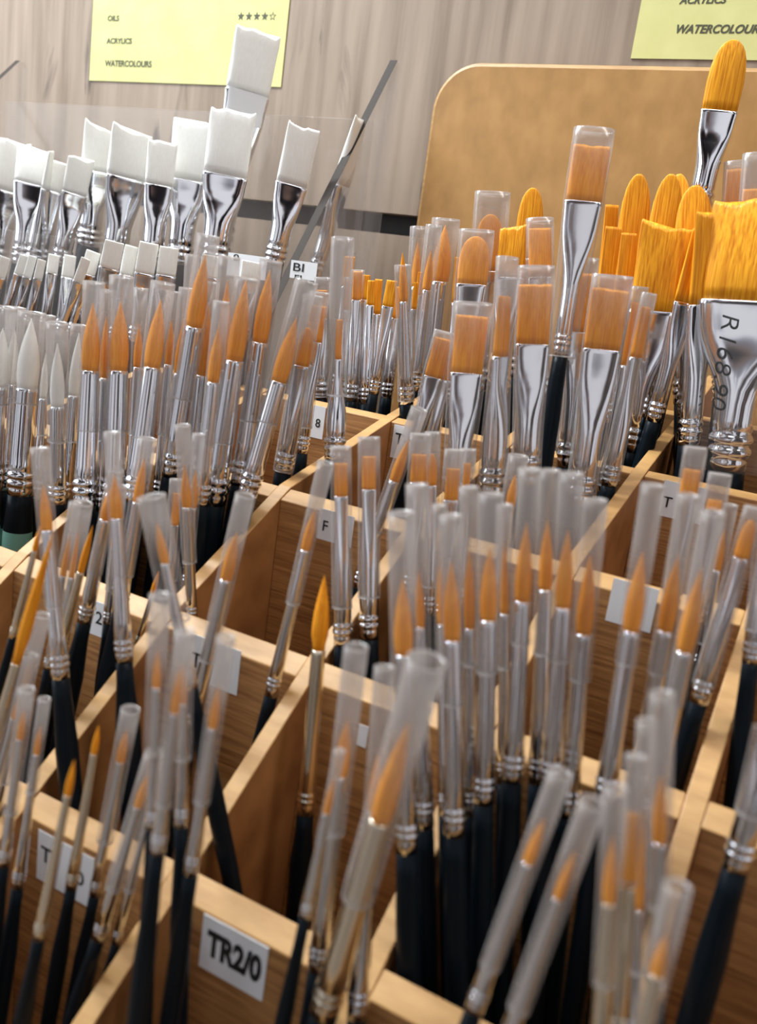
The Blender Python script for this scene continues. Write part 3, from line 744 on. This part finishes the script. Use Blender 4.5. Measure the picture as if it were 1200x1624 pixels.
    # sleeve
    if q['sl']:
        st = t_at(P1, d, q['sl'][0]); sb = t_at(P1, d, q['sl'][1]); aw = .5 * q['sl'][2] * px
        ss = []; n_ = 16
        for i in range(n_ + 1):
            t = sb + (st - sb) * i / n_
            u = min(1, max(0, -t / lf)); fa, fb = fer_sec(kind, u, a0, b0, rb) if t < 0 else (a0, b0)
            if kind == 'r': A_ = aw * (.93 + .07 * i / n_); Bb = A_
            else:
                rd = min(1, u * 1.6) if t < 0 else 0
                A_ = aw if q['w'] > q['wb'] * .9 else aw
                A_ = A_ * (1 - rd) + max(rb * 1.12, aw * .8) * rd if kind != 'r' else A_
                Bb = max(aw * .5, b0 * 1.2) * (1 - rd) + max(rb * 1.12, aw * .62) * rd
            if q.get('thin'):
                g_ = i / n_; A_ = rb * 1.05 * (1 - g_) + aw * g_; Bb = A_ * (.9 - .2 * g_)
                A_ *= 1 - .42 * math.exp(-((g_ - .27) / .16) ** 2)
            if kind == 'r' and u > .83 and t < 0: fa = rb * 1.1
            A_ = max(A_, fa * 1.05 + .0001, (rb * 1.14 if u > .8 and t < 0 else 0)); Bb = max(Bb, fb * 1.05 + .0001, (rb * 1.14 if u > .8 and t < 0 else 0))
            ss.append((z0 + t, A_, Bb, 2.0 if kind == 'r' else 2.5))
        th = .00035
        # rolled-in lips give the wall its thickness at both open ends
        lo = ss[0]; hi = ss[-1]
        ss = [(lo[0] + .0006, lo[1] - th, lo[2] - th, lo[3]), (lo[0], lo[1] - th * .5, lo[2] - th * .5, lo[3])] + ss + \
             [(hi[0] + .0001, hi[1] - th * .5, hi[2] - th * .5, hi[3]), (hi[0] - .0006, hi[1] - th, hi[2] - th, hi[3])]
        so = loft('plastic_sleeve', ss, M['sleeve'], root, 28, capb=False, capt=False)
        att = so.data.attributes.new('frost', 'FLOAT', 'POINT')
        att.data.foreach_set('value', [min(1, max(0, ((v.co.z - z0) / max(lt, 1e-4)) - .12) / .9) ** 1.3 if i_ >= 56 else 1.6 for i_, v in enumerate(so.data.vertices)])
    if q.get('sticker'):
        t1, t2 = t_at(P1, d, q['sticker'][0]), t_at(P1, d, q['sticker'][1])
        ss = []
        for i in range(6):
            t = t2 + (t1 - t2) * i / 5; u = min(1, max(0, -t / lf)); fa, fb = fer_sec(kind, u, a0, b0, rb); ss.append((z0 + t, fa * .9 + .0004, fb * 1.04 + .0004, 4.2))
        loft('paper_sticker', ss, M['paper'], fer, 36, capb=False, capt=False)
    if q.get('note'):
        # the price written down the metal
        u = .30; fa, fb = fer_sec(kind, .3, a0, b0, rb)
        Lm = 150 * px
        Tm = Matrix.Rotation(math.radians(-90), 4, 'Z')
        t = text_mesh('handwritten_price', 'R168.90', M['ink'], None, Matrix.Identity(4), wd=Lm, ht=26 * px, shear=.2, bold=-.012)
        # wrap onto the ferrule's front
        for v in t.data.vertices:
            lx, ly, lz = v.co; zz = z0 - .09 * lf - Lm / 2 - lx; xx = ly - 24 * px 
            u = (z0 - zz) / lf; fa, fb = fer_sec(kind, u, a0, b0, rb); e = 2.0 + 2.2 * (1 - min(1, max(0, (u - .1) / .4)))
            yy = fb * max(0, 1 - abs(xx / fa) ** e) ** (1 / e)
            v.co = (xx, -(yy + .0003) * (1 if True else 1), zz)
        t.parent = fer; t.matrix_world = root.matrix_world
        t.matrix_parent_inverse = Matrix.Identity(4); t.matrix_basis = Matrix.Identity(4)
        # clear film around the ferrule
        st = -.01 * lf; sb = -1.0 * lf; ss = []
        for i in range(12):
            tt_ = sb + (st - sb) * i / 11; u = -tt_ / lf; fa, fb = fer_sec(kind, u, a0, b0, rb)
            g_ = i / 11; ss.append((z0 + tt_, max(fa * 1.03 + .0006, a0 * (.72 + .31 * g_)), max(fb, b0) * 1.06 + .0015, 2.6))
        loft('plastic_sleeve', ss, M['clear'], root, 40, capb=False, capt=False)
    return root
for q in sorted(B, key=lambda q: -q['w'] * 0 + (0 if q['sl'] else 1)): make_brush(q)
print('TOTAL', len(B), round(tot, 1))
